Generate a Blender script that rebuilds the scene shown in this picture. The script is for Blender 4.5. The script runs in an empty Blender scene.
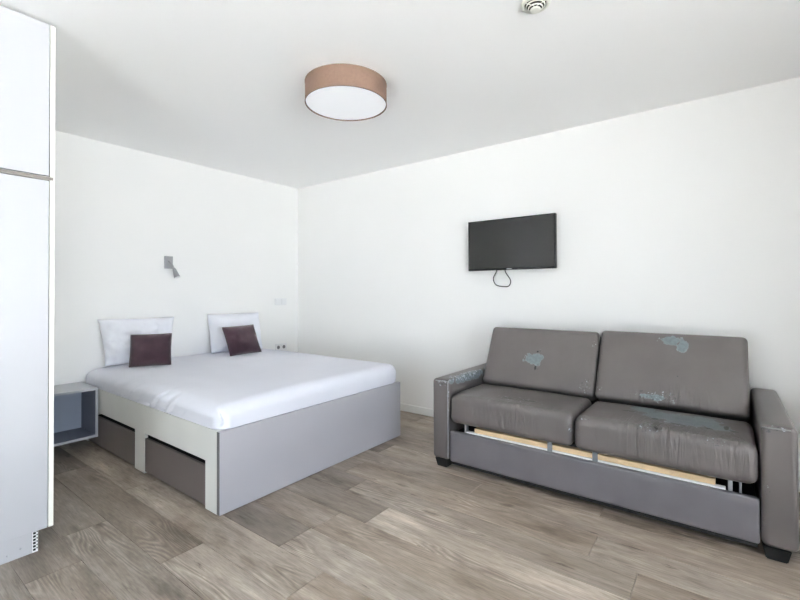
import bpy, bmesh, math, random
from mathutils import Vector, Matrix, noise

random.seed(7)
sc = bpy.context.scene
COL = sc.collection

# ------------------------------------------------------------------ camera
YAW, PITCH, ROLL, FPX = 0.6454, 0.0086, -0.0025, 428.94
cam_data = bpy.data.cameras.new('camera')
cam = bpy.data.objects.new('camera', cam_data)
COL.objects.link(cam)
_f = Vector((math.cos(YAW)*math.cos(PITCH), math.sin(YAW)*math.cos(PITCH), math.sin(PITCH)))
_r = Vector((math.sin(YAW), -math.cos(YAW), 0))
_u = _r.cross(_f)
_r2 = _r*math.cos(ROLL) + _u*math.sin(ROLL)
_u2 = -_r*math.sin(ROLL) + _u*math.cos(ROLL)
M = Matrix((_r2, _u2, -_f)).transposed().to_4x4()
M.translation = Vector((-3.5137, -4.241, 1.2083))
cam.matrix_world = M
cam_data.sensor_width = 36.0
cam_data.lens = FPX*36.0/800.0
cam_data.shift_y = -11.83/800.0
cam_data.clip_start = 0.05
sc.camera = cam

# ------------------------------------------------------------------ world, daylight, exposure
world = bpy.data.worlds.new('daylight_sky')
sc.world = world
world.use_nodes = True
bg = world.node_tree.nodes['Background']
bg.inputs['Color'].default_value = (0.815, 0.885, 1.0, 1)
bg.inputs['Strength'].default_value = 4.8
sc.view_settings.view_transform = 'Standard'
sc.view_settings.look = 'None'
sc.view_settings.gamma = 1.0
sc.view_settings.use_curve_mapping = False
sc.view_settings.exposure = 0.87
sc.cycles.max_bounces = 16
sc.cycles.diffuse_bounces = 12
sc.cycles.glossy_bounces = 4
sc.cycles.transparent_max_bounces = 12
sc.cycles.sample_clamp_indirect = 8.0
sc.cycles.caustics_reflective = False
sc.cycles.caustics_refractive = False

sun_d = bpy.data.lights.new('sun', 'SUN')
sun_d.energy = 125.0; sun_d.angle = math.radians(0.6); sun_d.color = (1.0, 0.965, 0.95)
sun = bpy.data.objects.new('sun', sun_d)
sun.rotation_euler = (Vector((-0.35, -0.45, -0.82))).to_track_quat('-Z', 'Y').to_euler()   # shines along the facade onto the terrace
COL.objects.link(sun)

RX0, RY0, RH = -5.3, -6.4, 2.5           # room: X from RX0 to 0, Y from RY0 to 0
WX0, WX1, WZ0, WZ1 = -5.05, -1.85, 0.05, 2.3   # window opening in the wall behind the camera

W2Y0, W2Y1, W2Z0, W2Z1 = -4.0, -2.7, 0.05, 2.2     # unseen window added in the left wall to brighten bed side and sofa front
def portal(loc, rot, w, h):
    pd = bpy.data.lights.new('window_portal', 'AREA')
    pd.shape = 'RECTANGLE'; pd.size = w; pd.size_y = h
    pd.cycles.is_portal = True
    po = bpy.data.objects.new('window_portal', pd)
    po.location = loc; po.rotation_euler = rot
    COL.objects.link(po)
portal(((WX0+WX1)/2, RY0-0.21, (WZ0+WZ1)/2), (math.radians(90), 0, 0), WX1-WX0, WZ1-WZ0)
portal((RX0-0.21, (W2Y0+W2Y1)/2, (W2Z0+W2Z1)/2), (math.radians(90), 0, math.radians(-90)), W2Y1-W2Y0, W2Z1-W2Z0)

# ------------------------------------------------------------------ materials
def new_mat(name):
    m = bpy.data.materials.new(name); m.use_nodes = True
    nt = m.node_tree
    return m, nt, nt.nodes['Principled BSDF']

def N(nt, kind, **kw):
    n = nt.nodes.new(kind)
    for k, v in kw.items():
        if k in n.inputs.keys():
            n.inputs[k].default_value = v
        else:
            setattr(n, k, v)
    return n

def L(nt, a, b): nt.links.new(a, b)

def ramp(nt, fac, stops, interp='LINEAR'):
    r = nt.nodes.new('ShaderNodeValToRGB')
    cr = r.color_ramp; cr.interpolation = interp
    while len(cr.elements) < len(stops): cr.elements.new(0.5)
    for e, (p, c) in zip(cr.elements, stops):
        e.position = p; e.color = (*c, 1) if len(c) == 3 else c
    L(nt, fac, r.inputs['Fac'])
    return r.outputs['Color']

def math_node(nt, op, a, b=None, clamp=False):
    n = nt.nodes.new('ShaderNodeMath'); n.operation = op; n.use_clamp = clamp
    for i, v in enumerate((a, b)):
        if v is None: continue
        if isinstance(v, (int, float)): n.inputs[i].default_value = v
        else: L(nt, v, n.inputs[i])
    return n.outputs[0]

def mix(nt, fac, a, b, mode='MIX'):
    n = nt.nodes.new('ShaderNodeMix'); n.data_type = 'RGBA'; n.blend_type = mode
    for s, v in ((n.inputs[0], fac), (n.inputs[6], a), (n.inputs[7], b)):
        if isinstance(v, (int, float)): s.default_value = v
        elif isinstance(v, tuple): s.default_value = (*v, 1) if len(v) == 3 else v
        else: L(nt, v, s)
    return n.outputs[2]

def coords(nt, scale=(1, 1, 1)):
    tc = nt.nodes.new('ShaderNodeTexCoord')
    mp = nt.nodes.new('ShaderNodeMapping'); mp.inputs['Scale'].default_value = scale
    L(nt, tc.outputs['Object'], mp.inputs['Vector'])
    return mp.outputs['Vector']

def simple(name, col, rough=0.6, spec=0.4, metal=0.0, var=0.04, vscale=6, bump=0.0, bscale=200, sheen=0.0):
    """plain surface with a slight procedural tone variation and optional fine relief"""
    m, nt, b = new_mat(name)
    v = coords(nt)
    n = N(nt, 'ShaderNodeTexNoise', Scale=vscale, Detail=3.0)
    L(nt, v, n.inputs['Vector'])
    lo = tuple(c*(1-var) for c in col); hi = tuple(min(1, c*(1+var)) for c in col)
    L(nt, ramp(nt, n.outputs['Fac'], [(0.3, lo), (0.7, hi)]), b.inputs['Base Color'])
    b.inputs['Roughness'].default_value = rough
    b.inputs['Specular IOR Level'].default_value = spec
    b.inputs['Metallic'].default_value = metal
    if sheen: b.inputs['Sheen Weight'].default_value = sheen
    if bump:
        n2 = N(nt, 'ShaderNodeTexNoise', Scale=bscale, Detail=2.0)
        L(nt, v, n2.inputs['Vector'])
        bp = N(nt, 'ShaderNodeBump', Strength=bump, Distance=0.002)
        L(nt, n2.outputs['Fac'], bp.inputs['Height']); L(nt, bp.outputs['Normal'], b.inputs['Normal'])
    return m

MAT = {}
MAT['wall'] = simple('white_wall_paint', (0.875, 0.87, 0.86), 0.75, 0.25, var=0.008, vscale=1.2, bump=0.12, bscale=180)
MAT['ceiling'] = simple('white_ceiling_paint', (0.945, 0.945, 0.945), 0.85, 0.2, var=0.006, vscale=1.0, bump=0.1, bscale=160)
MAT['trim'] = simple('white_trim_paint', (0.84, 0.84, 0.83), 0.4, 0.4, var=0.01)
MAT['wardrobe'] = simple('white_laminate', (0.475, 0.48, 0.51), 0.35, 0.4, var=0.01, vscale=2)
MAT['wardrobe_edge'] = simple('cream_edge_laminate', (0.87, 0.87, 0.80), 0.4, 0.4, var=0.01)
MAT['rail'] = simple('brushed_bronze_rail', (0.16, 0.145, 0.13), 0.4, 0.5, metal=0.4)
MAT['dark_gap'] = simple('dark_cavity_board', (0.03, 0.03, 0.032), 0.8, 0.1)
MAT['bed_white'] = simple('bed_white_melamine', (0.70, 0.70, 0.675), 0.45, 0.4, var=0.015)
MAT['bed_grey'] = simple('bed_grey_melamine', (0.40, 0.395, 0.43), 0.33, 0.45, var=0.015, vscale=3)
MAT['bed_edge'] = simple('bed_dark_edge_band', (0.16, 0.155, 0.155), 0.5, 0.3)
MAT['drawer'] = simple('taupe_drawer_melamine', (0.145, 0.121, 0.114), 0.45, 0.4, var=0.03, vscale=4)
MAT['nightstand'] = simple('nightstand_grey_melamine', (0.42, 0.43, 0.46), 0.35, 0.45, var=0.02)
MAT['nightstand_shaded'] = simple('nightstand_shaded_grey', (0.15, 0.16, 0.21), 0.4, 0.4, var=0.03)  # same grey board, darkened for the shade inside the box
MAT['nightstand_shaded_back'] = simple('nightstand_shaded_back_grey', (0.30, 0.34, 0.42), 0.45, 0.4, var=0.02)  # back board darkened and blued for the shade inside the box
MAT['linen'] = simple('white_cotton_linen', (0.71, 0.72, 0.79), 0.85, 0.15, var=0.01, vscale=4, bump=0.15, bscale=60, sheen=0.1)
MAT['pillow_linen'] = simple('white_pillow_cotton', (0.80, 0.81, 0.87), 0.85, 0.15, var=0.01, vscale=5, bump=0.15, bscale=50, sheen=0.1)  # pillow cotton, a little lighter than the duvet linen
MAT['velvet'] = simple('aubergine_velvet', (0.05, 0.026, 0.036), 0.8, 0.2, var=0.25, vscale=14, bump=0.2, bscale=120, sheen=0.35)
MAT['metal'] = simple('satin_aluminium', (0.38, 0.38, 0.39), 0.35, 0.5, metal=0.7)
MAT['steel'] = simple('bare_steel', (0.45, 0.47, 0.5), 0.35, 0.5, metal=0.8)
MAT['plastic'] = simple('white_plastic', (0.80, 0.80, 0.81), 0.35, 0.5, var=0.005)
MAT['plastic_dark'] = simple('grey_socket_well', (0.22, 0.22, 0.23), 0.5, 0.3)
MAT['tv_bezel'] = simple('black_gloss_plastic', (0.012, 0.012, 0.013), 0.25, 0.5)
MAT['cable'] = simple('black_cable_rubber', (0.02, 0.02, 0.02), 0.5, 0.4)
MAT['badge'] = simple('silver_badge', (0.6, 0.6, 0.6), 0.4, 0.5, metal=0.5)
MAT['foot'] = simple('black_sofa_foot', (0.012, 0.012, 0.012), 0.5, 0.4)
MAT['pine'] = simple('pale_pine_slat', (0.66, 0.49, 0.30), 0.55, 0.3, var=0.1, vscale=12)
MAT['white_metal'] = simple('white_lacquered_rail', (0.82, 0.82, 0.83), 0.4, 0.4)
MAT['strap'] = simple('grey_webbing', (0.2, 0.21, 0.23), 0.8, 0.2)
MAT['shade'] = simple('tan_fabric_shade', (0.165, 0.108, 0.083), 0.85, 0.15, var=0.05, vscale=60, bump=0.2, bscale=300)
MAT['shade_trim'] = simple('brown_shade_trim', (0.16, 0.115, 0.09), 0.8, 0.15)
MAT['vent'] = simple('ivory_vent_plastic', (0.80, 0.80, 0.74), 0.4, 0.4)
MAT['vent_dark'] = simple('dark_vent_throat_plastic', (0.025, 0.023, 0.02), 0.7, 0.2)
MAT['terrace'] = simple('terrace_concrete', (0.50, 0.50, 0.50), 0.8, 0.2, var=0.1, vscale=2)
MAT['subfloor'] = simple('dark_subfloor', (0.06, 0.05, 0.045), 0.9, 0.1)

def make_screen():
    m, nt, b = new_mat('tv_screen_glass')
    v = coords(nt); n = N(nt, 'ShaderNodeTexNoise', Scale=2.0); L(nt, v, n.inputs['Vector'])
    L(nt, ramp(nt, n.outputs['Fac'], [(0.3, (0.020, 0.021, 0.021)), (0.7, (0.026, 0.026, 0.026))]), b.inputs['Base Color'])
    b.inputs['Roughness'].default_value = 0.12
    b.inputs['Specular IOR Level'].default_value = 0.5
    return m
MAT['screen'] = make_screen()

def make_glass():
    m, nt, b = new_mat('window_glass')
    out = nt.nodes['Material Output']
    tr = N(nt, 'ShaderNodeBsdfTransparent'); gl = N(nt, 'ShaderNodeBsdfGlossy', Roughness=0.02)
    tr.inputs['Color'].default_value = (0.96, 0.98, 0.97, 1)
    fr = N(nt, 'ShaderNodeFresnel', IOR=1.3)
    ms = N(nt, 'ShaderNodeMixShader')
    L(nt, fr.outputs[0], ms.inputs[0]); L(nt, tr.outputs[0], ms.inputs[1]); L(nt, gl.outputs[0], ms.inputs[2])
    L(nt, ms.outputs[0], out.inputs['Surface'])
    return m
MAT['glass'] = make_glass()

def make_diffuser():
    m, nt, b = new_mat('lamp_opal_diffuser')
    v = coords(nt); n = N(nt, 'ShaderNodeTexNoise', Scale=3.0); L(nt, v, n.inputs['Vector'])
    L(nt, ramp(nt, n.outputs['Fac'], [(0.3, (0.86, 0.87, 0.9)), (0.7, (0.88, 0.89, 0.92))]), b.inputs['Base Color'])
    b.inputs['Roughness'].default_value = 0.4
    b.inputs['Emission Color'].default_value = (0.9, 0.94, 1.0, 1)
    b.inputs['Emission Strength'].default_value = 0.12
    return m
MAT['diffuser'] = make_diffuser()

def make_plank():
    m, nt, b = new_mat('grey_oak_plank')
    tc = nt.nodes.new('ShaderNodeTexCoord'); oi = nt.nodes.new('ShaderNodeObjectInfo')
    # each board shows another stretch of wood
    off = N(nt, 'ShaderNodeVectorMath', operation='SCALE'); off.inputs[0].default_value = (37.0, 91.0, 13.0)
    L(nt, oi.outputs['Random'], off.inputs['Scale'])
    add = N(nt, 'ShaderNodeVectorMath', operation='ADD')
    L(nt, tc.outputs['Object'], add.inputs[0]); L(nt, off.outputs[0], add.inputs[1])
    def mp(scale):
        k = nt.nodes.new('ShaderNodeMapping'); k.inputs['Scale'].default_value = scale
        L(nt, add.outputs[0], k.inputs['Vector']); return k.outputs['Vector']
    big = N(nt, 'ShaderNodeTexNoise', Scale=1.0, Detail=5.0, Roughness=0.62); L(nt, mp((7, 2.0, 1)), big.inputs['Vector'])
    grain = N(nt, 'ShaderNodeTexNoise', Scale=1.0, Detail=8.0, Roughness=0.75, Distortion=0.7); L(nt, mp((42, 2.6, 1)), grain.inputs['Vector'])
    fine = N(nt, 'ShaderNodeTexNoise', Scale=1.0, Detail=3.0); L(nt, mp((220, 14, 1)), fine.inputs['Vector'])
    # cathedral rings: contour lines of a stretched field, shown only in places
    field = N(nt, 'ShaderNodeTexNoise', Scale=1.0, Detail=1.5, Roughness=0.4, Distortion=0.3); L(nt, mp((7.5, 1.0, 1)), field.inputs['Vector'])
    cont = math_node(nt, 'SINE', math_node(nt, 'MULTIPLY', field.outputs['Fac'], 150.0))
    where = N(nt, 'ShaderNodeTexNoise', Scale=1.0, Detail=2.0); L(nt, mp((5, 1.4, 3)), where.inputs['Vector'])
    wmask = ramp(nt, where.outputs['Fac'], [(0.53, (0, 0, 0)), (0.63, (1, 1, 1))])
    cr = nt.nodes.new('ShaderNodeMapRange'); L(nt, cont, cr.inputs['Value']); cr.inputs['From Min'].default_value = -1.0
    tone = mix(nt, 1.0, (0.285, 0.240, 0.198), oi.outputs['Color'], 'MULTIPLY')
    g1 = ramp(nt, big.outputs['Fac'], [(0.30, (0.52, 0.49, 0.46)), (0.46, (0.94, 0.93, 0.92)), (0.57, (1.1, 1.1, 1.11)), (0.70, (1.5, 1.52, 1.56))])
    c = mix(nt, 1.0, tone, g1, 'MULTIPLY')
    g2 = ramp(nt, grain.outputs['Fac'], [(0.30, (0.55, 0.52, 0.49)), (0.42, (0.92, 0.91, 0.90)), (0.55, (1.04, 1.04, 1.04)), (0.68, (1.25, 1.26, 1.27)), (0.8, (1.5, 1.5, 1.5))])
    c = mix(nt, 0.95, c, g2, 'MULTIPLY')
    g3 = ramp(nt, cr.outputs['Result'], [(0.0, (0.68, 0.65, 0.63)), (0.35, (0.97, 0.97, 0.97)), (0.8, (1.04, 1.04, 1.04)), (1.0, (1.40, 1.40, 1.40))])
    c = mix(nt, math_node(nt, 'MULTIPLY', wmask, 0.7), c, mix(nt, 1.0, c, g3, 'MULTIPLY'))
    g4 = ramp(nt, fine.outputs['Fac'], [(0.3, (0.78, 0.78, 0.78)), (0.5, (1, 1, 1)), (0.7, (1.2, 1.2, 1.2))])
    c = mix(nt, 0.8, c, g4, 'MULTIPLY')
    # knots and dark cracks
    vo = N(nt, 'ShaderNodeTexVoronoi', Scale=1.0); vo.inputs['Randomness'].default_value = 1.0
    kd = N(nt, 'ShaderNodeTexNoise', Scale=3.0, Detail=3.0); L(nt, mp((6, 2, 1)), kd.inputs['Vector'])
    kv = N(nt, 'ShaderNodeVectorMath', operation='ADD'); L(nt, mp((5.0, 1.3, 0.0)), kv.inputs[0])
    ks = N(nt, 'ShaderNodeVectorMath', operation='SCALE'); ks.inputs['Scale'].default_value = 0.35
    L(nt, kd.outputs['Color'], ks.inputs[0]); L(nt, ks.outputs[0], kv.inputs[1]); L(nt, kv.outputs[0], vo.inputs['Vector'])
    k = ramp(nt, vo.outputs['Distance'], [(0.03, (0.30, 0.26, 0.23)), (0.08, (0.72, 0.69, 0.67)), (0.13, (1.12, 1.12, 1.12)), (0.22, (1, 1, 1))])
    c = mix(nt, 0.85, c, k, 'MULTIPLY')
    crk = N(nt, 'ShaderNodeTexNoise', Scale=1.0, Detail=5.0, Roughness=0.65); L(nt, mp((30, 4.5, 7)), crk.inputs['Vector'])
    c = mix(nt, 0.9, c, ramp(nt, crk.outputs['Fac'], [(0.29, (0.33, 0.29, 0.26)), (0.355, (1, 1, 1)), (0.66, (1, 1, 1)), (0.74, (1.5, 1.5, 1.5))]), 'MULTIPLY')
    L(nt, c, b.inputs['Base Color'])
    b.inputs['Roughness'].default_value = 0.42
    b.inputs['Specular IOR Level'].default_value = 0.45
    bp = N(nt, 'ShaderNodeBump', Strength=0.25, Distance=0.0015)
    L(nt, grain.outputs['Fac'], bp.inputs['Height']); L(nt, bp.outputs['Normal'], b.inputs['Normal'])
    return m
MAT['plank'] = make_plank()

def make_leather(name, patches=(), cracks=(), slits=(), crease=None, fl=0.60, tone=(0.114, 0.102, 0.099)):
    """worn taupe imitation leather; patches = (centre, radii) where the coating has peeled to blue-grey cloth"""
    m, nt, b = new_mat(name)
    tc = nt.nodes.new('ShaderNodeTexCoord'); P = tc.outputs['Object']
    n = N(nt, 'ShaderNodeTexNoise', Scale=5.0, Detail=4.0); L(nt, P, n.inputs['Vector'])
    base = ramp(nt, n.outputs['Fac'], [(0.3, tuple(c*0.92 for c in tone)), (0.7, tuple(c*1.08 for c in tone))])
    rough = 0.36
    edge_n = N(nt, 'ShaderNodeTexNoise', Scale=16.0, Detail=4.0, Roughness=0.6); L(nt, P, edge_n.inputs['Vector'])
    wob = math_node(nt, 'MULTIPLY', math_node(nt, 'SUBTRACT', edge_n.outputs['Fac'], 0.5), 2.2)
    def dist(c, r):
        s = N(nt, 'ShaderNodeVectorMath', operation='SUBTRACT'); L(nt, P, s.inputs[0]); s.inputs[1].default_value = c
        d = N(nt, 'ShaderNodeVectorMath', operation='DIVIDE'); L(nt, s.outputs[0], d.inputs[0]); d.inputs[1].default_value = r
        l = N(nt, 'ShaderNodeVectorMath', operation='LENGTH'); L(nt, d.outputs[0], l.inputs[0])
        return l.outputs['Value']
    def union(lst):
        o = None
        for c, r in lst:
            d = dist(c, r); o = d if o is None else math_node(nt, 'MINIMUM', o, d)
        return o
    col = base; rgh = None; hgt = None
    if patches:
        d = math_node(nt, 'ADD', union(patches), wob)
        rim = ramp(nt, d, [(0.90, (0, 0, 0)), (0.99, (1, 1, 1)), (1.08, (0, 0, 0))])
        mask = ramp(nt, d, [(0.96, (1, 1, 1)), (1.0, (0, 0, 0))])
        weave = N(nt, 'ShaderNodeTexNoise', Scale=60.0, Detail=2.0); L(nt, P, weave.inputs['Vector'])
        cloth = ramp(nt, weave.outputs['Fac'], [(0.3, (0.135, 0.165, 0.18)), (0.7, (0.175, 0.21, 0.225))])
        col = mix(nt, mask, col, cloth)
        col = mix(nt, math_node(nt, 'MULTIPLY', rim, 0.35), col, (0.35, 0.36, 0.37))
        hgt = mask
    if cracks:
        d = math_node(nt, 'ADD', union(cracks), math_node(nt, 'MULTIPLY', wob, 0.9))
        fleck = N(nt, 'ShaderNodeTexNoise', Scale=60.0, Detail=4.0, Roughness=0.7); L(nt, P, fleck.inputs['Vector'])
        inside = ramp(nt, d, [(0.85, (1, 1, 1)), (1.1, (0, 0, 0))])
        lt = math_node(nt, 'MULTIPLY', inside, ramp(nt, fleck.outputs['Fac'], [(fl, (0, 0, 0)), (fl+0.06, (1, 1, 1))]))
        dk = math_node(nt, 'MULTIPLY', inside, ramp(nt, fleck.outputs['Fac'], [(0.38, (1, 1, 1)), (0.42, (0, 0, 0))]))
        col = mix(nt, lt, col, (0.42, 0.46, 0.52))
        col = mix(nt, dk, col, (0.05, 0.05, 0.055))
    if slits:
        d = math_node(nt, 'ADD', union(slits), math_node(nt, 'MULTIPLY', wob, 0.8))
        col = mix(nt, ramp(nt, d, [(0.8, (1, 1, 1)), (1.0, (0, 0, 0))]), col, (0.012, 0.011, 0.011))
        col = mix(nt, math_node(nt, 'MULTIPLY', ramp(nt, d, [(1.0, (0, 0, 0)), (1.15, (1, 1, 1)), (1.5, (0, 0, 0))]), 0.35), col, (0.40, 0.38, 0.37))
    L(nt, col, b.inputs['Base Color'])
    b.inputs['Roughness'].default_value = rough
    b.inputs['Specular IOR Level'].default_value = 0.45
    peb = N(nt, 'ShaderNodeTexVoronoi', Scale=260.0); L(nt, P, peb.inputs['Vector'])
    bp = N(nt, 'ShaderNodeBump', Strength=0.12, Distance=0.001); L(nt, peb.outputs['Distance'], bp.inputs['Height'])
    nrm = bp.outputs['Normal']
    if hgt is not None:
        b2 = N(nt, 'ShaderNodeBump', Strength=0.6, Distance=0.002); b2.invert = True
        L(nt, hgt, b2.inputs['Height']); L(nt, nrm, b2.inputs['Normal']); nrm = b2.outputs['Normal']
    if crease:
        mp = nt.nodes.new('ShaderNodeMapping'); mp.inputs['Scale'].default_value = (9, 42, 4); L(nt, P, mp.inputs['Vector'])
        cn = N(nt, 'ShaderNodeTexNoise', Scale=1.0, Detail=3.0, Distortion=0.8); L(nt, mp.outputs['Vector'], cn.inputs['Vector'])
        fall = ramp(nt, union(crease), [(0.1, (1, 1, 1)), (1.0, (0, 0, 0))])
        b3 = N(nt, 'ShaderNodeBump', Strength=0.9, Distance=0.02)
        L(nt, math_node(nt, 'MULTIPLY', math_node(nt, 'SUBTRACT', cn.outputs['Fac'], 0.5), fall), b3.inputs['Height']); L(nt, nrm, b3.inputs['Normal']); nrm = b3.outputs['Normal']
    L(nt, nrm, b.inputs['Normal'])
    return m

# ------------------------------------------------------------------ mesh helpers
def link(name, me, mat, parent=None, loc=(0, 0, 0), smooth=False):
    o = bpy.data.objects.new(name, me)
    COL.objects.link(o)
    if mat is not None and not me.materials: me.materials.append(MAT[mat] if isinstance(mat, str) else mat)
    o.location = loc
    if parent is not None: o.parent = parent
    if smooth:
        for p in me.polygons: p.use_smooth = True
    return o

def bm_mesh(name, bm):
    me = bpy.data.meshes.new(name)
    bmesh.ops.recalc_face_normals(bm, faces=bm.faces[:])
    bm.to_mesh(me); bm.free()
    return me

def add_box(bm, x0, x1, y0, y1, z0, z1):
    vs = [bm.verts.new(c) for c in ((x0, y0, z0), (x1, y0, z0), (x1, y1, z0), (x0, y1, z0), (x0, y0, z1), (x1, y0, z1), (x1, y1, z1), (x0, y1, z1))]
    for f in ((0, 3, 2, 1), (4, 5, 6, 7), (0, 1, 5, 4), (1, 2, 6, 5), (2, 3, 7, 6), (3, 0, 4, 7)):
        bm.faces.new([vs[i] for i in f])

def box(name, x0, x1, y0, y1, z0, z1, mat, parent=None, bev=0.0, seg=2, base=None):
    """bevelled board given in world metres; stored relative to base (the parent's location)"""
    if base is None: base = parent.location if parent is not None else Vector((0, 0, 0))
    bm = bmesh.new()
    add_box(bm, x0-base[0], x1-base[0], y0-base[1], y1-base[1], z0-base[2], z1-base[2])
    if bev: bmesh.ops.bevel(bm, geom=bm.edges[:], offset=bev, segments=seg, affect='EDGES', profile=0.5)
    return link(name, bm_mesh(name, bm), mat, parent, smooth=bev > 0 and seg > 2)

def ticks(h, r, n, k=4):
    a = h-r
    mid = [-a+2*a*i/n for i in range(n+1)]
    e = [r*math.sin(math.radians(90*i/k)) for i in range(1, k+1)]
    return [-a-x for x in reversed(e)] + mid + [a+x for x in e]

def soft_box(name, size, r, div, mat, parent=None, fn=None, k=4):
    """rounded block with a dense skin; fn(v, n) may move each vertex (local, centred)"""
    h = [s/2 for s in size]
    T = [ticks(h[i], r, div[i], k) for i in range(3)]
    bm = bmesh.new(); cache = {}
    def vert(p):
        key = tuple(round(c, 5) for c in p)
        if key in cache: return cache[key]
        q = [max(-(h[i]-r), min(h[i]-r, p[i])) for i in range(3)]
        d = Vector([p[i]-q[i] for i in range(3)])
        n = d.normalized() if d.length > 1e-9 else Vector((0, 0, 1))
        P = Vector(q)+n*r
        if fn: P = fn(P, n)
        cache[key] = bm.verts.new(P); return cache[key]
    for ax in range(3):
        a, b_ = [(1, 2), (0, 2), (0, 1)][ax]
        for s in (-1, 1):
            for i in range(len(T[a])-1):
                for j in range(len(T[b_])-1):
                    q = []
                    for (ii, jj) in ((i, j), (i+1, j), (i+1, j+1), (i, j+1)):
                        p = [0, 0, 0]; p[ax] = s*h[ax]; p[a] = T[a][ii]; p[b_] = T[b_][jj]
                        q.append(vert(p))
                    q = list(dict.fromkeys(q))
                    if len(q) >= 3:
                        try: bm.faces.new(q)
                        except ValueError: pass
    return link(name, bm_mesh(name, bm), mat, parent, smooth=True)

def tube(name, pts, rad, mat, parent=None, segs=10, closed_ends=True):
    """round tube along points (list of Vector), radius constant or per point"""
    bm = bmesh.new(); rings = []
    pts = [Vector(p) for p in pts]
    rr = rad if isinstance(rad, (list, tuple)) else [rad]*len(pts)
    ref = Vector((0.13, 0.31, 0.94))
    for i, p in enumerate(pts):
        t = (pts[min(i+1, len(pts)-1)]-pts[max(i-1, 0)]).normalized()
        a = t.cross(ref).normalized(); b_ = t.cross(a)
        rings.append([bm.verts.new(p+(a*math.cos(2*math.pi*k/segs)+b_*math.sin(2*math.pi*k/segs))*rr[i]) for k in range(segs)])
    for r0, r1 in zip(rings, rings[1:]):
        for k in range(segs):
            bm.faces.new((r0[k], r0[(k+1) % segs], r1[(k+1) % segs], r1[k]))
    if closed_ends:
        bm.faces.new(rings[0][::-1]); bm.faces.new(rings[-1])
    return link(name, bm_mesh(name, bm), mat, parent, smooth=True)

def lathe(name, prof, mat, parent=None, segs=64, smooth=True):
    """profile (radius, z) turned about the local z axis"""
    bm = bmesh.new(); rings = []
    for r, z in prof:
        if r < 1e-6: rings.append([bm.verts.new((0, 0, z))])
        else: rings.append([bm.verts.new((r*math.cos(2*math.pi*k/segs), r*math.sin(2*math.pi*k/segs), z)) for k in range(segs)])
    for a, b_ in zip(rings, rings[1:]):
        for k in range(segs):
            q = [a[k % len(a)], a[(k+1) % len(a)], b_[(k+1) % len(b_)], b_[k % len(b_)]]
            q = list(dict.fromkeys(q))
            if len(q) >= 3: bm.faces.new(q)
    o = link(name, bm_mesh(name, bm), mat, parent, smooth=smooth)
    return o

def sharp(o, deg=35):
    o.data.set_sharp_from_angle(angle=math.radians(deg))
    return o

def spline(ctrl, n=10):
    """Catmull-Rom through the points"""
    P = [Vector(c) for c in ctrl]; P = [P[0]*2-P[1]]+P+[P[-1]*2-P[-2]]
    out = []
    for i in range(1, len(P)-2):
        for s in range(n):
            t = s/n; a, b_, c, d = P[i-1:i+3]
            out.append(0.5*((2*b_)+(c-a)*t+(2*a-5*b_+4*c-d)*t*t+(3*b_-a-3*c+d)*t**3))
    out.append(P[-2]); return out

def thing(name, label, cat, loc, rotz=0.0, group=None):
    o = bpy.data.objects.new(name, None); COL.objects.link(o)
    o.empty_display_size = 0.1
    o.location = loc; o.rotation_euler = (0, 0, rotz)
    o['label'] = label; o['category'] = cat
    if group: o['group'] = group
    return o

def tag(o, label, cat, group=None):
    o['label'] = label; o['category'] = cat
    if group: o['group'] = group
    return o

def struct(o):
    o['kind'] = 'structure'; return o

# ------------------------------------------------------------------ the room
T = 0.2
struct(box('ceiling', RX0-T, T, RY0-T, T, RH, RH+T, 'ceiling'))
struct(box('wall_back', RX0-T, T, 0, T, -0.1, RH, 'wall'))
struct(box('wall_right', 0, T, RY0-T, 0, -0.1, RH, 'wall'))
bm = bmesh.new()
add_box(bm, RX0-T, RX0, RY0-T, W2Y0, -0.1, RH); add_box(bm, RX0-T, RX0, W2Y1, 0, -0.1, RH)
add_box(bm, RX0-T, RX0, W2Y0, W2Y1, -0.1, W2Z0); add_box(bm, RX0-T, RX0, W2Y0, W2Y1, W2Z1, RH)
struct(link('wall_left', bm_mesh('wall_left', bm), 'wall'))
bm = bmesh.new()
add_box(bm, RX0, WX0, RY0-T, RY0, -0.1, RH); add_box(bm, WX1, 0, RY0-T, RY0, -0.1, RH)
add_box(bm, WX0, WX1, RY0-T, RY0, -0.1, WZ0); add_box(bm, WX0, WX1, RY0-T, RY0, WZ1, RH)
struct(link('wall_front', bm_mesh('wall_front', bm), 'wall'))
struct(box('terrace', -20, 14, -22, 14, -0.2, -0.1, 'terrace'))

# the window behind the camera and the added fill window: frame, sashes with panes (built along X, then turned into their wall)
def window(name, cx, cy, rotz, w, z0, z1):
    win = bpy.data.objects.new(name, None); COL.objects.link(win); struct(win)
    win.location = (cx, cy, 0); win.rotation_euler = (0, 0, rotz)
    def ring(nm, x0, x1, a, b, y0, y1, t):
        bm = bmesh.new()
        for q in ((x0, x0+t, a, b), (x1-t, x1, a, b), (x0+t, x1-t, a, a+t), (x0+t, x1-t, b-t, b)):
            add_box(bm, q[0], q[1], y0, y1, q[2], q[3])
        return link(nm, bm_mesh(nm, bm), 'trim', win)
    ring('window_frame', -w/2, w/2, z0, z1, -0.03, 0.03, 0.04)
    for x0, x1 in ((-w/2+0.04, 0), (0, w/2-0.04)):
        ring('sash', x0, x1, z0+0.04, z1-0.04, -0.02, 0.02, 0.05)
        bm = bmesh.new(); add_box(bm, x0+0.05, x1-0.05, -0.003, 0.003, z0+0.09, z1-0.09)
        link('pane', bm_mesh('pane', bm), 'glass', win)
window('window_1', (WX0+WX1)/2, RY0-0.1, 0, WX1-WX0, WZ0, WZ1)
window('fill_window', RX0-0.1, (W2Y0+W2Y1)/2, math.pi/2, W2Y1-W2Y0, W2Z0, W2Z1)

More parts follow.
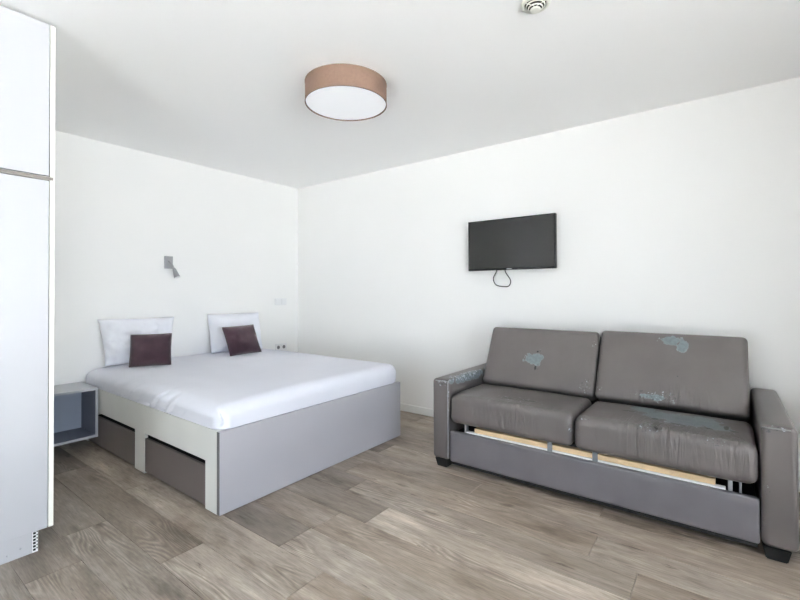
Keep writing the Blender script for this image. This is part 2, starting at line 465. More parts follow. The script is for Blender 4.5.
# baseboards
def board(name, x0, x1, y0, y1):
    o = box(name, x0, x1, y0, y1, 0, 0.073, 'trim', bev=0.004); struct(o)
board('baseboard_right', -0.013, 0, RY0, 0)
board('baseboard_back', RX0, -0.013, -0.013, 0)
board('baseboard_left', RX0, RX0+0.013, RY0, -0.013)

# floor: subfloor with single planks laid towards the bed wall
floor = struct(box('floor', RX0-T, T, RY0-T, T, -0.1, -0.012, 'subfloor'))
PW, PL = 0.2, 1.54
JOINT = {-3.025: -1.92, -2.825: -1.622, -2.625: -0.69, -2.425: -1.315, -2.225: -2.546, -2.025: -1.02, -1.825: -2.736,
         -1.625: -3.94, -1.425: -2.2, -1.225: -3.02, -1.025: -0.62, -0.825: -1.75, -0.625: -0.95, -0.425: -0.2}
TONES = [(-2.5, -1.5, 0.74), (-2.5, -2.6, 1.15), (-2.3, -0.6, 1.05), (-2.3, -2.0, 1.18), (-2.1, -2.3, 0.64), (-2.1, -2.9, 1.05), (-2.5, -0.4, 0.55),
         (-2.7, -1.2, 0.76), (-2.7, -2.2, 0.88), (-2.9, -1.5, 0.68), (-2.9, -2.4, 0.88), (-1.9, -2.4, 0.84), (-1.7, -2.4, 0.74), (-1.7, -3.2, 1.25),
         (-1.5, -3.2, 1.0), (-1.5, -4.4, 0.85), (-1.3, -2.8, 1.02), (-1.1, -2.6, 0.95), (-1.1, -3.6, 1.05), (-1.3, -4.2, 1.2), (-1.9, -3.2, 1.0)]
MESHES = {}
def plank_mesh(w, l):
    key = (round(w, 3), round(l, 3))
    if key not in MESHES:
        bm = bmesh.new(); g = 0.0006
        add_box(bm, g, w-g, g, l-g, -0.012, 0.0)
        top = [e for e in bm.edges if all(v.co.z > -0.001 for v in e.verts)]
        bmesh.ops.bevel(bm, geom=top, offset=0.0016, segments=1, affect='EDGES')
        me = bm_mesh('plank', bm); me.materials.append(MAT['plank']); MESHES[key] = me
    return MESHES[key]
x = -2.225
while x > RX0: x -= PW
while x < 0:
    xa, xb = max(x, RX0), min(x+PW, 0.0)
    if xb-xa > 0.01:
        key = min(JOINT, key=lambda k: abs(k-x))
        j = JOINT[key] if abs(key-x) < 0.02 else -random.uniform(0.1, 1.5)
        while j < PL: j += PL
        while j > RY0:
            ya, yb = max(j-PL, RY0), min(j, 0.0)
            if yb-ya > 0.01:
                pk = link('plank', plank_mesh(xb-xa, yb-ya), None, floor, (xa, ya, 0))
                tn = random.choice((0.70, 0.82, 0.92, 1.0, 1.08, 1.18))
                for kx, ky, kt in TONES:
                    if xa < kx < xb and ya < ky < yb: tn = kt
                wm = random.uniform(-0.025, 0.02)
                pk.color = (tn*(1+wm), tn, tn*(1-wm), 1)
            j -= PL
    x += PW

# ------------------------------------------------------------------ wardrobe on the left
WY, WXR = -1.683, -2.868
wd = thing('wardrobe', 'tall white wardrobe reaching the ceiling at the left edge', 'wardrobe', (-3.55, WY, 0))
XL, YB = -4.1, WY+0.6
SPL0, SPL1 = 1.742, 1.762
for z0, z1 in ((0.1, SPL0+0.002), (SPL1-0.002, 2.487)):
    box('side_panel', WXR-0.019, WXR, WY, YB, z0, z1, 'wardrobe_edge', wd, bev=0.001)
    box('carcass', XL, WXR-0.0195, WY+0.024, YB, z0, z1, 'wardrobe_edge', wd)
box('handle_rail', XL, WXR-0.004, WY+0.008, YB-0.01, SPL0+0.0022, SPL1-0.0022, 'rail', wd)
dx1 = WXR-0.0225
dw = (dx1-XL-0.004)/2
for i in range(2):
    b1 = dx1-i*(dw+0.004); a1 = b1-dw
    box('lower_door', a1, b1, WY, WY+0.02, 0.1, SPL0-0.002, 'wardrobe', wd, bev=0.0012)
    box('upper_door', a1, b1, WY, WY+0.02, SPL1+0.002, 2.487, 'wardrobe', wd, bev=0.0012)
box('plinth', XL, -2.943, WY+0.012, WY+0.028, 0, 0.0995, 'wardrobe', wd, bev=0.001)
pe = box('plinth_end_strip', -2.9428, -2.922, WY+0.013, WY+0.026, 0, 0.0995, 'white_metal', wd)
pe['label'] = 'perforated white plinth strip with dark holes'
for k in range(6):
    bm = bmesh.new(); add_box(bm, 0, 0.0095, -0.002, 0.003, 0, 0.0095); add_box(bm, 0.0125, 0.0165, -0.002, 0.003, 0.006, 0.0125)
    link('hole', bm_mesh('hole', bm), 'dark_gap', pe, (-2.9405-wd.location.x, WY+0.0125-wd.location.y, 0.008+k*0.0152))
for xx, zz in ((-3.03, 0.028), (-2.985, 0.04)):
    bm = bmesh.new(); bmesh.ops.create_uvsphere(bm, u_segments=10, v_segments=6, radius=0.004)
    link('screw', bm_mesh('screw', bm), 'steel', wd, (xx-wd.location.x, WY+0.0115-wd.location.y, zz), smooth=True)

# ------------------------------------------------------------------ nightstand hung on the wall
ns = thing('nightstand', 'open grey box nightstand hung beside the bed', 'nightstand', (-2.46, -0.18, 0.09))
nx0, nx1, ny0, ny1, nz0, nz1, t = -2.66, -2.258, -0.36, -0.001, 0.092, 0.473, 0.018
top = box('top_panel', nx0, nx1, ny0+0.002, ny1, nz1-t, nz1, 'nightstand', ns, bev=0.0008)
bot = box('bottom_panel', nx0, nx1, ny0+0.002, ny1, nz0, nz0+t, 'nightstand_shaded', ns)
sl = box('side_panel', nx0, nx0+t, ny0+0.002, ny1, nz0+t, nz1-t, 'nightstand_shaded', ns)
sr = box('side_panel', nx1-t, nx1, ny0+0.002, ny1, nz0+t, nz1-t, 'nightstand_shaded', ns)
for p_, e in ((top, (nx0, nx1, nz1-t, nz1)), (bot, (nx0, nx1, nz0, nz0+t)), (sl, (nx0, nx0+t, nz0+t, nz1-t)), (sr, (nx1-t, nx1, nz0+t, nz1-t))):
    box('edge_band', e[0], e[1], ny0, ny0+0.0018, e[2], e[3], 'nightstand', p_, base=ns.location)
box('back_panel', nx0+t, nx1-t, ny1-0.05, ny1-0.038, nz0+t, nz1-t, 'nightstand_shaded_back', ns)

# ------------------------------------------------------------------ bed
BX0, BX1, BY, BZ = -2.2474, -0.6283, -2.0691, 0.4524
bed = thing('bed', 'double bed with grey foot panel and two storage drawers', 'bed', ((BX0+BX1)/2, BY/2, 0))
foot = box('foot_panel', BX0, BX1, BY, BY+0.028, 0.004, BZ, 'bed_grey', bed, bev=0.0015)
box('edge_band', BX0-0.0012, BX0, BY+0.0015, BY+0.0265, 0.006, BZ-0.002, 'bed_edge', foot, base=bed.location)
# near side panel with two drawer openings: built as one board with real cut-outs
oy = [(-0.10, -1.001), (-1.150, -1.922)]
oz0, oz1 = 0.012, 0.270
bm = bmesh.new(); B = bed.location; pt = 0.022
def bb(y0, y1, z0, z1): add_box(bm, BX0-B[0], BX0+pt-B[0], y0-B[1], y1-B[1], z0-B[2], z1-B[2])
yf = BY+0.0285
bb(yf, -0.004, oz1, BZ); bb(-0.10, -0.004, 0.002, oz1); bb(-1.150, -1.001, 0.002, oz1); bb(yf, -1.922, 0.002, oz1)
side = link('side_panel', bm_mesh('side_panel', bm), 'bed_white', bed)
box('side_panel', BX1-pt, BX1, yf, -0.004, 0.002, BZ, 'bed_white', bed, bev=0.001)
box('head_panel', BX0+pt, BX1-pt, -0.022, -0.004, 0.002, BZ, 'bed_white', bed)
box('deck', BX0+pt, BX1-pt, yf, -0.0225, 0.40, 0.43, 'bed_white', bed)
for i, (ya, yb) in enumerate(oy):
    tilt = 0.0
    d = box('drawer', BX0-0.002+0.004*i, BX0+0.016+0.004*i, yb+0.004, ya-0.004, oz0+0.004, oz1-0.034, 'drawer', bed, bev=0.0015)
    box('drawer_box', BX0+0.025, BX0+0.55, yb+0.012, ya-0.012, oz0+0.01, oz1-0.07, 'dark_gap', d, base=bed.location)
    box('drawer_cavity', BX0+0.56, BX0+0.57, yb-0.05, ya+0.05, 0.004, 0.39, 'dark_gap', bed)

# duvet tucked over the mattress
dc = Vector(((BX0+BX1)/2, (BY+0.010)/2, (BZ+0.605)/2))
dsz = (BX1-BX0-0.008, -BY-0.018, 0.605-BZ-0.0006)
def duvet_fn(P, n):
    hx, hy = dsz[0]/2, dsz[1]/2
    Q = P.copy()
    if n.z < 0:                       # the lower edge is tucked straight down, not rolled under
        if abs(n.x) > 1e-3: Q.x = math.copysign(hx, n.x)-n.x*0.0 if abs(n.y) < 1e-3 else P.x
        m = math.hypot(n.x, n.y)
        if m > 1e-3:
            r = 0.072
            Q.x += n.x/m*r*(1-m); Q.y += n.y/m*r*(1-m)
            if abs(n.y) < 1e-3: Q.x = math.copysign(hx, n.x)
    u = P.x/hx; v = P.y/hy; w = (P.z+dsz[2]/2)/dsz[2]      # v: -1 foot, +1 head
    wp = P+dc
    Q.z += w*(-0.026*max(0, -u)**3 - 0.012*max(0, v)**2 + 0.003*noise.noise(Vector((wp.x*2.2, wp.y*2.2, 1.0))))
    Q.z += w*0.004*noise.noise(Vector((wp.x*6, wp.y*4, 4.0)))
    bul = math.sin(math.pi*min(1, max(0, w)))
    if u < -0.80:
        s = min(1, (-u-0.80)/0.17)
        # gathered creases running up from the tuck
        ph = wp.y*1.0 + (wp.z-0.45)*0.9
        c = noise.noise(Vector((3.0, ph*15, 0.3)))+0.7*noise.noise(Vector((8.0, ph*31, 0.7)))
        a1 = max(0, 1-abs((wp.y+1.2)/0.6))+0.7*max(0, 1-abs((wp.y+0.6)/0.4))+0.08
        amp = 0.034*a1*s*max(0, 1-w*0.72)*min(1, w*5)
        Q.x -= amp*(c-0.1); Q.z += amp*c*0.7
        Q.x -= s*(0.006*bul+0.008*bul*noise.noise(Vector((1.0, wp.y*5, wp.z*3))))
    if v < -0.85:
        s = min(1, (-v-0.85)/0.15)
        Q.y -= s*0.008*bul
        Q.y -= s*0.006*bul*noise.noise(Vector((wp.x*4, 2.0, wp.z*7)))
        Q.z += s*w*0.008*noise.noise(Vector((wp.x*3, 5.0, 1)))
    # folded pleat at the near foot corner
    if u < -0.86 and v < -0.86:
        d = (wp.x-(BX0+0.045)) - (0.50-wp.z)*0.15
        g = max(0, 1-abs(d)/0.016)*min(1, max(0, (-v-0.93)/0.05))
        Q.y += 0.016*g; Q.z -= 0.010*g*w
    return Q
duvet = soft_box('duvet', dsz, 0.072, (120, 220, 8), 'linen', None, duvet_fn, k=8)
duvet.location = dc
tag(duvet, 'white duvet tucked smoothly over the whole double bed', 'duvet')

# pillows and cushions
def pillow(name, w, h, t, mat, pinch=0.07, crease=0.010, seed=0, n=46, flat=2.6, gather=None, shear=0.0, taper=0.0):
    bm = bmesh.new(); V = {}
    for s in (1, -1):
        for i in range(n+1):
            for j in range(n+1):
                u, v = -1+2*i/n, -1+2*j/n
                rim = i in (0, n) or j in (0, n)
                if s == -1 and rim: V[s, i, j] = V[1, i, j]; continue
                p = max(0, (1-abs(u)**flat)*(1-abs(v)**flat))**0.52
                x = w/2*u*(1-pinch*(1-v*v)); z = h/2*v*(1-pinch*0.8*(1-u*u))
                q = Vector((x*9+seed, z*9, s*2.0+seed))
                y = -s*t/2*p
                y += (crease*noise.noise(q)+crease*0.5*noise.noise(q*2.3))*min(1, p*2.2)
                if gather:
                    y += gather(u, v, s)*min(1, p*2)
                x += 0.004*noise.noise(q*1.7+Vector((5, 0, 0))); z += 0.004*noise.noise(q*1.9+Vector((0, 9, 0)))
                x = x*(1-taper*(1-v)/2)-shear*(z+h/2)
                V[s, i, j] = bm.verts.new((x, y, z+h/2))
    for s in (1, -1):
        for i in range(n):
            for j in range(n):
                q = [V[s, i, j], V[s, i+1, j], V[s, i+1, j+1], V[s, i, j+1]]
                bm.faces.new(q if s == 1 else q[::-1])
    o = link(name, bm_mesh(name, bm), mat, smooth=True)
    return o

def piping(parent, w, h, pinch, r, mat, shear=0.0):
    pts = []
    n = 18
    for a, b_ in (((-1, -1), (1, -1)), ((1, -1), (1, 1)), ((1, 1), (-1, 1)), ((-1, 1), (-1, -1))):
        for k in range(n):
            t_ = k/n; u = a[0]+(b_[0]-a[0])*t_; v = a[1]+(b_[1]-a[1])*t_
            zz = h/2*v*(1-pinch*0.8*(1-u*u))+h/2
            pts.append(Vector((w/2*u*(1-pinch*(1-v*v))-shear*zz, 0, zz)))
    pts.append(pts[0])
    return tube('seam', pts, r, mat, parent, segs=6, closed_ends=False)

def gather_left(u, v, s):
    if u > -0.1 or s < 0: return 0
    k = (-u-0.1)/0.9
    return 0.022*k*math.sin(9*(v*1.1+u*0.9)+2.0*noise.noise(Vector((u*3, v*3, 1))))*max(0, 1-abs(v+0.35)/0.6)

def settle(o, x, y, tilt, yaw, roll=0.0, ztop=0.5985):
    """stand a pillow on the duvet, leaning back, clear of the wall"""
    o.rotation_euler = (math.radians(-tilt), math.radians(roll), math.radians(yaw))
    R = o.rotation_euler.to_matrix()
    pts = [R @ v.co for v in o.data.vertices]
    zmin = min(p.z for p in pts); ymax = max(p.y for p in pts)
    o.location = (x, min(y, -0.004-ymax), ztop-zmin)

pl = pillow('pillow', 0.59, 0.395, 0.17, 'pillow_linen', 0.045, 0.020, 1.0, gather=gather_left, taper=0.16)
settle(pl, -1.895, -0.19, 14, -12)
tag(pl, 'white pillow leaning on the wall at the nightstand side', 'pillow', 'white bed pillows')
pr = pillow('pillow', 0.55, 0.40, 0.20, 'pillow_linen', 0.03, 0.012, 6.3)
settle(pr, -0.968, -0.22, 14, -8)
tag(pr, 'white pillow leaning on the wall on the socket side', 'pillow', 'white bed pillows')
cl = pillow('throw_cushion', 0.300, 0.268, 0.11, 'velvet', 0.03, 0.005, 3.0, n=30)
settle(cl, -1.925, -0.47, 20, -28, 0, 0.604)
piping(cl, 0.300, 0.268, 0.03, 0.003, 'velvet')
tag(cl, 'dark aubergine velvet cushion standing upright before the nightstand-side pillow', 'cushion', 'aubergine cushions')
cr = pillow('throw_cushion', 0.335, 0.285, 0.11, 'velvet', 0.03, 0.005, 9.0, n=30, shear=0.06)
settle(cr, -1.085, -0.545, 22, -1, -1, 0.6085)
piping(cr, 0.335, 0.285, 0.03, 0.003, 'velvet', 0.06)
tag(cr, 'dark aubergine velvet cushion tilted askew against the socket-side pillow', 'cushion', 'aubergine cushions')

# ------------------------------------------------------------------ sofa bed
SB = Vector((-0.5, -3.557, 0))
sofa = thing('sofa_bed', 'worn taupe leather two-seat sofa bed with peeling patches', 'sofa', SB)
def loc(p): return tuple(Vector(p)-SB)
def rel(lst): return [(loc(c), r) for c, r in lst]
def soft(name, x0, x1, y0, y1, z0, z1, r, div, mat, fn=None, k=4):
    c = Vector(((x0+x1)/2, (y0+y1)/2, (z0+z1)/2))
    def g(P, n):
        W = P+c
        if fn: W = fn(W, n)
        return W-SB
    return soft_box(name, (x1-x0, y1-y0, z1-z0), r, div, mat, sofa, g, k)

AY0, AY1, BY0_, BY1_ = -2.742, -2.612, -4.500, -4.372
M_arm_l = make_leather('leather_left_arm',
    patches=rel([((-0.66, -2.742, 0.585), (0.25, 0.05, 0.034)), ((-0.93, -2.742, 0.59), (0.05, 0.03, 0.02))]), fl=0.53,
    cracks=rel([((-0.70, -2.735, 0.60), (0.30, 0.06, 0.035)), ((-0.985, -2.70, 0.585), (0.03, 0.06, 0.03)), ((-0.985, -2.74, 0.50), (0.02, 0.012, 0.14))]))
M_arm_r = make_leather('leather_right_arm',
    cracks=rel([((-0.96, -4.385, 0.60), (0.05, 0.03, 0.03)), ((-0.98, -4.42, 0.60), (0.015, 0.06, 0.012)), ((-0.98, -4.392, 0.315), (0.02, 0.012, 0.03))]))
M_plain = make_leather('leather_plain')
M_panel_lit = make_leather('leather_panel_lit', tone=(0.142, 0.135, 0.146))  # same leather, window light put into a lighter, bluer tone
M_seat_l = make_leather('leather_left_seat', cracks=rel([((-0.86, -3.20, 0.51), (0.05, 0.16, 0.05)), ((-0.97, -3.545, 0.46), (0.04, 0.015, 0.08)), ((-0.72, -3.55, 0.51), (0.06, 0.03, 0.03))]),
    slits=rel([((-0.87, -3.13, 0.512), (0.006, 0.05, 0.03)), ((-0.86, -3.26, 0.512), (0.008, 0.05, 0.03))]),
    crease=rel([((-0.98, -3.15, 0.43), (0.20, 0.35, 0.14))]))
M_seat_r = make_leather('leather_right_seat',
    patches=rel([((-0.60, -3.86, 0.51), (0.075, 0.07, 0.06)), ((-0.70, -3.96, 0.51), (0.095, 0.09, 0.06)), ((-0.73, -4.07, 0.51), (0.11, 0.10, 0.06)),
                 ((-0.69, -4.16, 0.51), (0.10, 0.075, 0.06)), ((-0.77, -4.22, 0.51), (0.06, 0.06, 0.06))]),
    cracks=rel([((-0.70, -3.82, 0.51), (0.04, 0.05, 0.03)), ((-0.95, -3.93, 0.50), (0.05, 0.07, 0.03)), ((-0.84, -4.04, 0.51), (0.03, 0.10, 0.03)), ((-0.80, -4.27, 0.51), (0.06, 0.03, 0.03)),
                ((-0.95, -3.60, 0.50), (0.03, 0.05, 0.03)), ((-0.98, -4.20, 0.49), (0.02, 0.05, 0.02))]),
    slits=rel([((-0.705, -3.805, 0.51), (0.014, 0.045, 0.03)), ((-0.80, -3.94, 0.51), (0.018, 0.018, 0.03)), ((-0.835, -4.05, 0.51), (0.012, 0.035, 0.03)),
               ((-0.82, -4.175, 0.51), (0.010, 0.022, 0.03)), ((-0.75, -4.25, 0.51), (0.045, 0.012, 0.03)), ((-0.79, -4.28, 0.51), (0.012, 0.022, 0.03)), ((-0.95, -3.96, 0.50), (0.014, 0.014, 0.03))]),
    crease=rel([((-0.98, -3.98, 0.45), (0.30, 0.36, 0.16)), ((-0.98, -4.28, 0.45), (0.2, 0.12, 0.14))]))
M_back_l = make_leather('leather_left_back',
    patches=rel([((-0.40, -3.10, 0.705), (0.06, 0.055, 0.035)), ((-0.39, -3.155, 0.715), (0.06, 0.04, 0.045))]),
    cracks=rel([((-0.435, -3.155, 0.645), (0.03, 0.022, 0.03)), ((-0.375, -3.163, 0.764), (0.03, 0.018, 0.02)), ((-0.475, -3.50, 0.565), (0.06, 0.04, 0.06)), ((-0.335, -3.526, 0.837), (0.03, 0.012, 0.03))]),
    slits=rel([((-0.372, -3.150, 0.766), (0.03, 0.014, 0.010)), ((-0.432, -3.150, 0.650), (0.03, 0.010, 0.018))]))
M_back_r = make_leather('leather_right_back',
    patches=rel([((-0.305, -3.985, 0.89), (0.06, 0.055, 0.026)), ((-0.32, -4.035, 0.865), (0.05, 0.032, 0.05)), ((-0.475, -3.89, 0.56), (0.03, 0.06, 0.018))]),
    cracks=rel([((-0.47, -3.92, 0.565), (0.05, 0.12, 0.035)), ((-0.47, -3.585, 0.572), (0.03, 0.022, 0.025)), ((-0.412, -4.019, 0.687), (0.02, 0.012, 0.014)), ((-0.30, -3.91, 0.895), (0.03, 0.02, 0.015))]),
    crease=rel([((-0.47, -3.98, 0.56), (0.10, 0.30, 0.10))]))

# frame
soft('armrest', -0.980, -0.022, AY0, AY1, 0.058, 0.605, 0.026, (20, 3, 10), M_arm_l)
soft('armrest', -0.980, -0.022, BY0_, BY1_, 0.058, 0.605, 0.026, (20, 3, 10), M_arm_r)
M_worn_glint_r = make_leather('leather_worn_glint_right_seam', tone=(0.20, 0.20, 0.205))  # weaker highlight on the right arm's worn piping, put into the tone
M_worn_glint = make_leather('leather_worn_glint_seam', tone=(0.30, 0.30, 0.32))  # pale tone paints the highlight along the worn arm piping
pts = [(-0.9795, AY0+0.003, 0.075), (-0.9800, AY0+0.003, 0.30), (-0.9800, AY0+0.003, 0.55), (-0.977, AY0+0.003, 0.590), (-0.955, AY0+0.003, 0.6035)]
tube('seam', [Vector(p)-SB for p in spline(pts, 6)], 0.0035, M_worn_glint, sofa, segs=8)
for yy, sg, m_ in ((AY0+0.003, 1, M_worn_glint), (BY1_-0.003, -1, M_worn_glint_r)):
    tube('seam', [Vector(p)-SB for p in spline([(-0.968, yy, 0.591), (-0.9775, yy+sg*0.03, 0.594), (-0.9775, yy+sg*0.10, 0.594)], 6)], 0.003, m_, sofa, segs=8)
soft('front_panel', -0.970, -0.935, -4.368, -2.746, 0.054, 0.262, 0.012, (2, 30, 6), M_panel_lit)
soft('back_frame', -0.16, -0.025, -4.368, -2.746, 0.06, 0.66, 0.03, (3, 30, 10), M_plain)
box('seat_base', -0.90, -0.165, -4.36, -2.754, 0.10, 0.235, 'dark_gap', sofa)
for i, (xx, yy) in enumerate(((-0.93, -2.68), (-0.93, -4.425), (-0.10, -2.68), (-0.10, -4.425))):
    bm = bmesh.new(); add_box(bm, -0.045, 0.045, -0.05, 0.05, 0.0, 0.06)
    for v_ in bm.verts:
        if v_.co.z < 0.01: v_.co.x *= 0.75; v_.co.y *= 0.75
    bmesh.ops.bevel(bm, geom=bm.edges[:], offset=0.004, segments=2, affect='EDGES')
    link('foot', bm_mesh('foot', bm), 'foot', sofa, loc((xx, yy, 0.0)))
box('shadow_strip', -0.955, -0.90, -4.36, -2.754, 0.034, 0.056, 'foot', sofa)  # black strip standing in for the shadow beneath the front panel
# folded bed mechanism seen in the slot below the seat
box('bed_rail', -0.945, -0.915, -4.245, -2.86, 0.236, 0.270, 'white_metal', sofa, bev=0.003)
for (ya, yb) in ((-2.915, -3.405), (-3.425, -3.655), (-3.675, -4.205)):
    box('wooden_slat', -0.935, -0.60, yb, ya, 0.2705, 0.299, 'pine', sofa, bev=0.002)
for yc in (-3.415, -3.665):
    box('strap', -0.949, -0.9455, yc-0.014, yc+0.014, 0.235, 0.318, 'strap', sofa)
for yc, w_ in ((-2.845, 0.016), (-4.262, 0.018), (-4.300, 0.010)):
    box('hinge_bracket', -0.93, -0.90, yc-w_/2, yc+w_/2, 0.236, 0.31, 'steel', sofa, bev=0.002)
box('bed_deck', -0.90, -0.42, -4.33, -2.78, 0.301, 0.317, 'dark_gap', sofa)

# cushions
def seat_fn(y0, y1, worn):
    def f(W, n):
        Q = W.copy(); top = max(0, n.z)
        v = (W.y-y0)/(y1-y0); u = (W.x+1.0)/0.52
        dome = math.sin(math.pi*max(0, min(1, v)))*math.sin(math.pi*max(0, min(1, u*0.85+0.15)))
        if W.z > 0.40: Q.z += 0.010*dome-0.010*(1-worn*0.3)*max(0, u-0.6)
        Q += n*0.004*noise.noise(Vector((W.x*6, W.y*6, W.z*6+worn)))
        # pulled creases over the front edge
        fr = max(0, 1-abs(u-0.06)/0.25)*max(0, (W.z-0.34)/0.17)
        k = noise.noise(Vector((0.5+worn, W.y*(22 if worn else 11), W.x*3)))+0.5*noise.noise(Vector((7.0, W.y*48, W.x*5)))
        loc_ = math.exp(-((W.y+3.98)/0.20)**2) if worn else 0.35
        Q += n*(0.020*fr*k*loc_)
        return Q
    return f
soft('seat_cushion', -0.990, -0.485, -3.552, -2.750, 0.319, 0.512, 0.042, (30, 60, 8), M_seat_l, seat_fn(-3.552, -2.750, 0))
soft('seat_cushion', -0.992, -0.485, -4.364, -3.560, 0.316, 0.502, 0.042, (30, 90, 8), M_seat_r, seat_fn(-4.364, -3.560, 1))

def back_cushion(y0, y1, mat, seed, grow):
    # built flat (x thickness, z height) then leaned back
    hgt, th = 0.445+grow, 0.150
    ang = math.atan2(0.200, 0.390)
    o3 = Vector((-0.500, 0, 0.518))
    ex = Vector((math.cos(ang), 0, -math.sin(ang))); ez = Vector((math.sin(ang), 0, math.cos(ang)))
    cy = (y0+y1)/2
    def g(P, n):
        fx = P.x+th/2; fz = P.z+hgt/2
        v = P.y/((y1-y0)/2); w = P.z/(hgt/2)
        puff = 0.012*(1-v*v)*(1-w*w)
        k = 0.003*noise.noise(Vector((P.y*7+seed, P.z*7, 0)))
        low = max(0, -w-0.4)
        k += 0.004*low*noise.noise(Vector((P.y*30+seed, P.z*4, 1.0)))
        fx -= (puff+k)*(1 if n.x < 0 else -0.3)
        P2 = o3+ex*fx+ez*fz; P2.y = cy+P.y
        return P2-SB
    return soft_box('back_cushion', (th, y1-y0, hgt), 0.030, (4, 44, 22), mat, sofa, g)
back_cushion(-3.552, -2.750, M_back_l, 0.0, 0.022)
back_cushion(-4.356, -3.560, M_back_r, 5.0, 0.036)

# ------------------------------------------------------------------ television
tv = thing('television', 'black flat television mounted on the wall above the sofa', 'television', (-0.05, -2.803, 1.392))
ty0, ty1, tz0, tz1 = -3.189, -2.418, 1.392, 1.831
bm = bmesh.new(); B = tv.location
add_box(bm, -0.072-B[0], -0.035-B[0], ty0-B[1], ty1-B[1], tz0-B[2], tz1-B[2])
bmesh.ops.bevel(bm, geom=bm.edges[:], offset=0.004, segments=2, affect='EDGES')
link('casing', bm_mesh('casing', bm), 'tv_bezel', tv)
# bezel: four bars standing proud of the screen
box('screen', -0.0735, -0.072, ty0+0.011, ty1-0.011, tz0+0.018, tz1-0.011, 'screen', tv)
for a in ((ty0+0.002, ty1-0.002, tz1-0.012, tz1-0.001), (ty0+0.002, ty1-0.002, tz0+0.001, tz0+0.018),
          (ty0+0.002, ty0+0.012, tz0+0.018, tz1-0.012), (ty1-0.012, ty1-0.002, tz0+0.018, tz1-0.012)):
    box('bezel_bar', -0.0755, -0.0715, a[0], a[1], a[2], a[3], 'tv_bezel', tv, bev=0.001)
box('badge', -0.0765, -0.0755, -2.803-0.022, -2.803+0.022, tz0+0.005, tz0+0.012, 'badge', tv)
box('wall_bracket', -0.0355, -0.001, -2.95, -2.66, 1.50, 1.72, 'tv_bezel', tv)
cpts = spline([(-0.030, -2.672, 1.43), (-0.030, -2.668, 1.385), (-0.028, -2.638, 1.322), (-0.026, -2.662, 1.268), (-0.026, -2.730, 1.252),
               (-0.026, -2.780, 1.258), (-0.028, -2.795, 1.305), (-0.030, -2.752, 1.375), (-0.030, -2.745, 1.43)], 10)
tube('cable', [p-tv.location for p in cpts], 0.0042, 'cable', tv, segs=8)

# ------------------------------------------------------------------ ceiling lamp
lamp = thing('ceiling_lamp', 'round flush ceiling lamp with tan fabric drum shade', 'ceiling lamp', (-1.584, -2.372, 2.376))
LR, LH = 0.252, 0.1235
s_ = lathe('lamp_shade', [(LR-0.004, 0.0), (LR, 0.0), (LR, LH), (LR-0.004, LH), (LR-0.004, 0.0)], 'shade', lamp, 96); sharp(s_)
d_ = lathe('diffuser', [(0, 0.004), (LR-0.006, 0.004), (LR-0.0045, 0.008), (LR-0.0045, 0.012), (0, 0.012)], 'diffuser', lamp, 96); sharp(d_)
t_ = lathe('shade_rim', [(LR-0.0035, -0.0015), (LR+0.0015, -0.0015), (LR+0.0015, 0.005), (LR+0.0002, 0.005), (LR+0.0002, 0.0), (LR-0.0035, -0.0002), (LR-0.0035, -0.0015)], 'shade_trim', lamp, 96); sharp(t_)
t2 = lathe('shade_rim', [(LR+0.0002, LH-0.005), (LR+0.0015, LH-0.005), (LR+0.0015, LH), (LR+0.0002, LH), (LR+0.0002, LH-0.005)], 'shade_trim', lamp, 96); sharp(t2)
b_ = lathe('mounting_plate', [(0, 0.09), (0.12, 0.09), (0.12, 0.1235), (0, 0.1235)], 'plastic', lamp, 40); sharp(b_)

# ------------------------------------------------------------------ round ceiling air vent
vent = thing('ceiling_vent', 'small round ivory air vent of concentric rings in the ceiling', 'vent', (-1.621, -3.579, 2.5))
sharp(lathe('vent_collar', [(0.047, -0.001), (0.0635, -0.001), (0.0635, -0.006), (0.058, -0.012), (0.049, -0.012), (0.047, -0.001)], 'vent', vent, 48))
sharp(lathe('vent_throat', [(0, -0.0012), (0.0465, -0.0012), (0.0465, -0.003), (0, -0.003)], 'vent_dark', vent, 48))
for r0, r1, z in ((0.0385, 0.0425, -0.016), (0.0285, 0.0325, -0.025), (0.0, 0.0225, -0.034)):
    if r0: sharp(lathe('vent_ring', [(r0, z), (r1, z+0.002), (r1, z+0.0045), (r0, z+0.003), (r0, z)], 'vent', vent, 48))
    else: sharp(lathe('vent_cone', [(0, z), (r1*0.8, z), (r1, z+0.004), (r1, z+0.0065), (0, z+0.0065)], 'vent', vent, 48))
sharp(lathe('vent_stem', [(0, -0.028), (0.006, -0.028), (0.006, -0.003), (0, -0.003)], 'vent_dark', vent, 16))
for a in range(3):
    c, s = math.cos(a*2.094+0.4), math.sin(a*2.094+0.4)
    tube('vent_spoke', [Vector((0.006*c, 0.006*s, -0.014)), Vector((0.048*c, 0.048*s, -0.010))], 0.0018, 'vent', vent, 6)

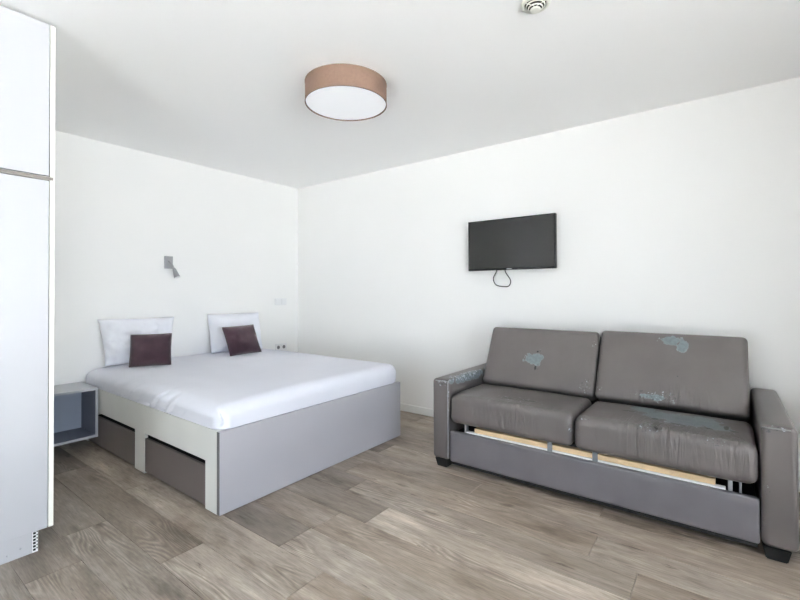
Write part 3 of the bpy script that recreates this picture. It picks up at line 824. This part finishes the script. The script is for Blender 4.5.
# ------------------------------------------------------------------ reading lamp on the bed wall
rl = thing('wall_reading_lamp', 'small grey metal reading spotlight on the wall above the bed', 'wall lamp', (-1.571, 0, 1.434))
box('wall_plate', -1.606, -1.535, -0.022, -0.0005, 1.436, 1.554, 'metal', rl, bev=0.002)
box('switch', -1.581, -1.563, -0.027, -0.0222, 1.452, 1.466, 'metal', rl, bev=0.001)
bm = bmesh.new(); bmesh.ops.create_uvsphere(bm, u_segments=16, v_segments=10, radius=0.011)
link('joint', bm_mesh('joint', bm), 'metal', rl, Vector((-1.571, -0.03, 1.502))-rl.location, smooth=True)
p0 = Vector((-1.571, -0.030, 1.502)); p1 = Vector((-1.556, -0.085, 1.435)); p2 = Vector((-1.541, -0.118, 1.352))
tube('arm', [p-rl.location for p in spline([p0, p0.lerp(p1, 0.5)+Vector((0.004, -0.006, 0.004)), p1], 6)], 0.0045, 'metal', rl, 8)
ax = (p2-p1).normalized()
sp = [p1-ax*0.006, p1, p1+ax*0.012, p2]
sh = tube('lamp_head', [p-rl.location for p in sp], [0.008, 0.012, 0.0155, 0.027], 'metal', rl, 24, closed_ends=True)
sharp(sh, 40)
tube('lamp_lens', [p-rl.location for p in (p2+ax*0.0002, p2+ax*0.002)], [0.024, 0.023], 'plastic', rl, 24)

# ------------------------------------------------------------------ switch and socket plates
def plate(name, label, cat, x0, x1, z0, z1):
    o = thing(name, label, cat, ((x0+x1)/2, 0, z0))
    box('cover_frame', x0, x1, -0.010, -0.0005, z0, z1, 'plastic', o, bev=0.0025)
    return o
sw = plate('light_switch', 'white double light switch on the wall above the socket', 'light switch', -0.350, -0.182, 1.054, 1.136)
for xa, xb in ((-0.338, -0.270), (-0.262, -0.194)):
    box('rocker', xa, xb, -0.0145, -0.0102, 1.064, 1.126, 'plastic', sw, bev=0.0015)
so = plate('wall_socket', 'white double power socket on the wall just above the bed', 'socket', -0.344, -0.182, 0.510, 0.592)
for xc in (-0.303, -0.223):
    w_ = lathe('socket_well', [(0.0, 0.0008), (0.018, 0.0008), (0.020, 0.002), (0.0205, 0.0), (0, 0)], 'plastic_dark', so, 28)
    w_.location = Vector((xc, -0.0102, 0.551))-so.location; w_.rotation_euler = (math.radians(90), 0, 0)
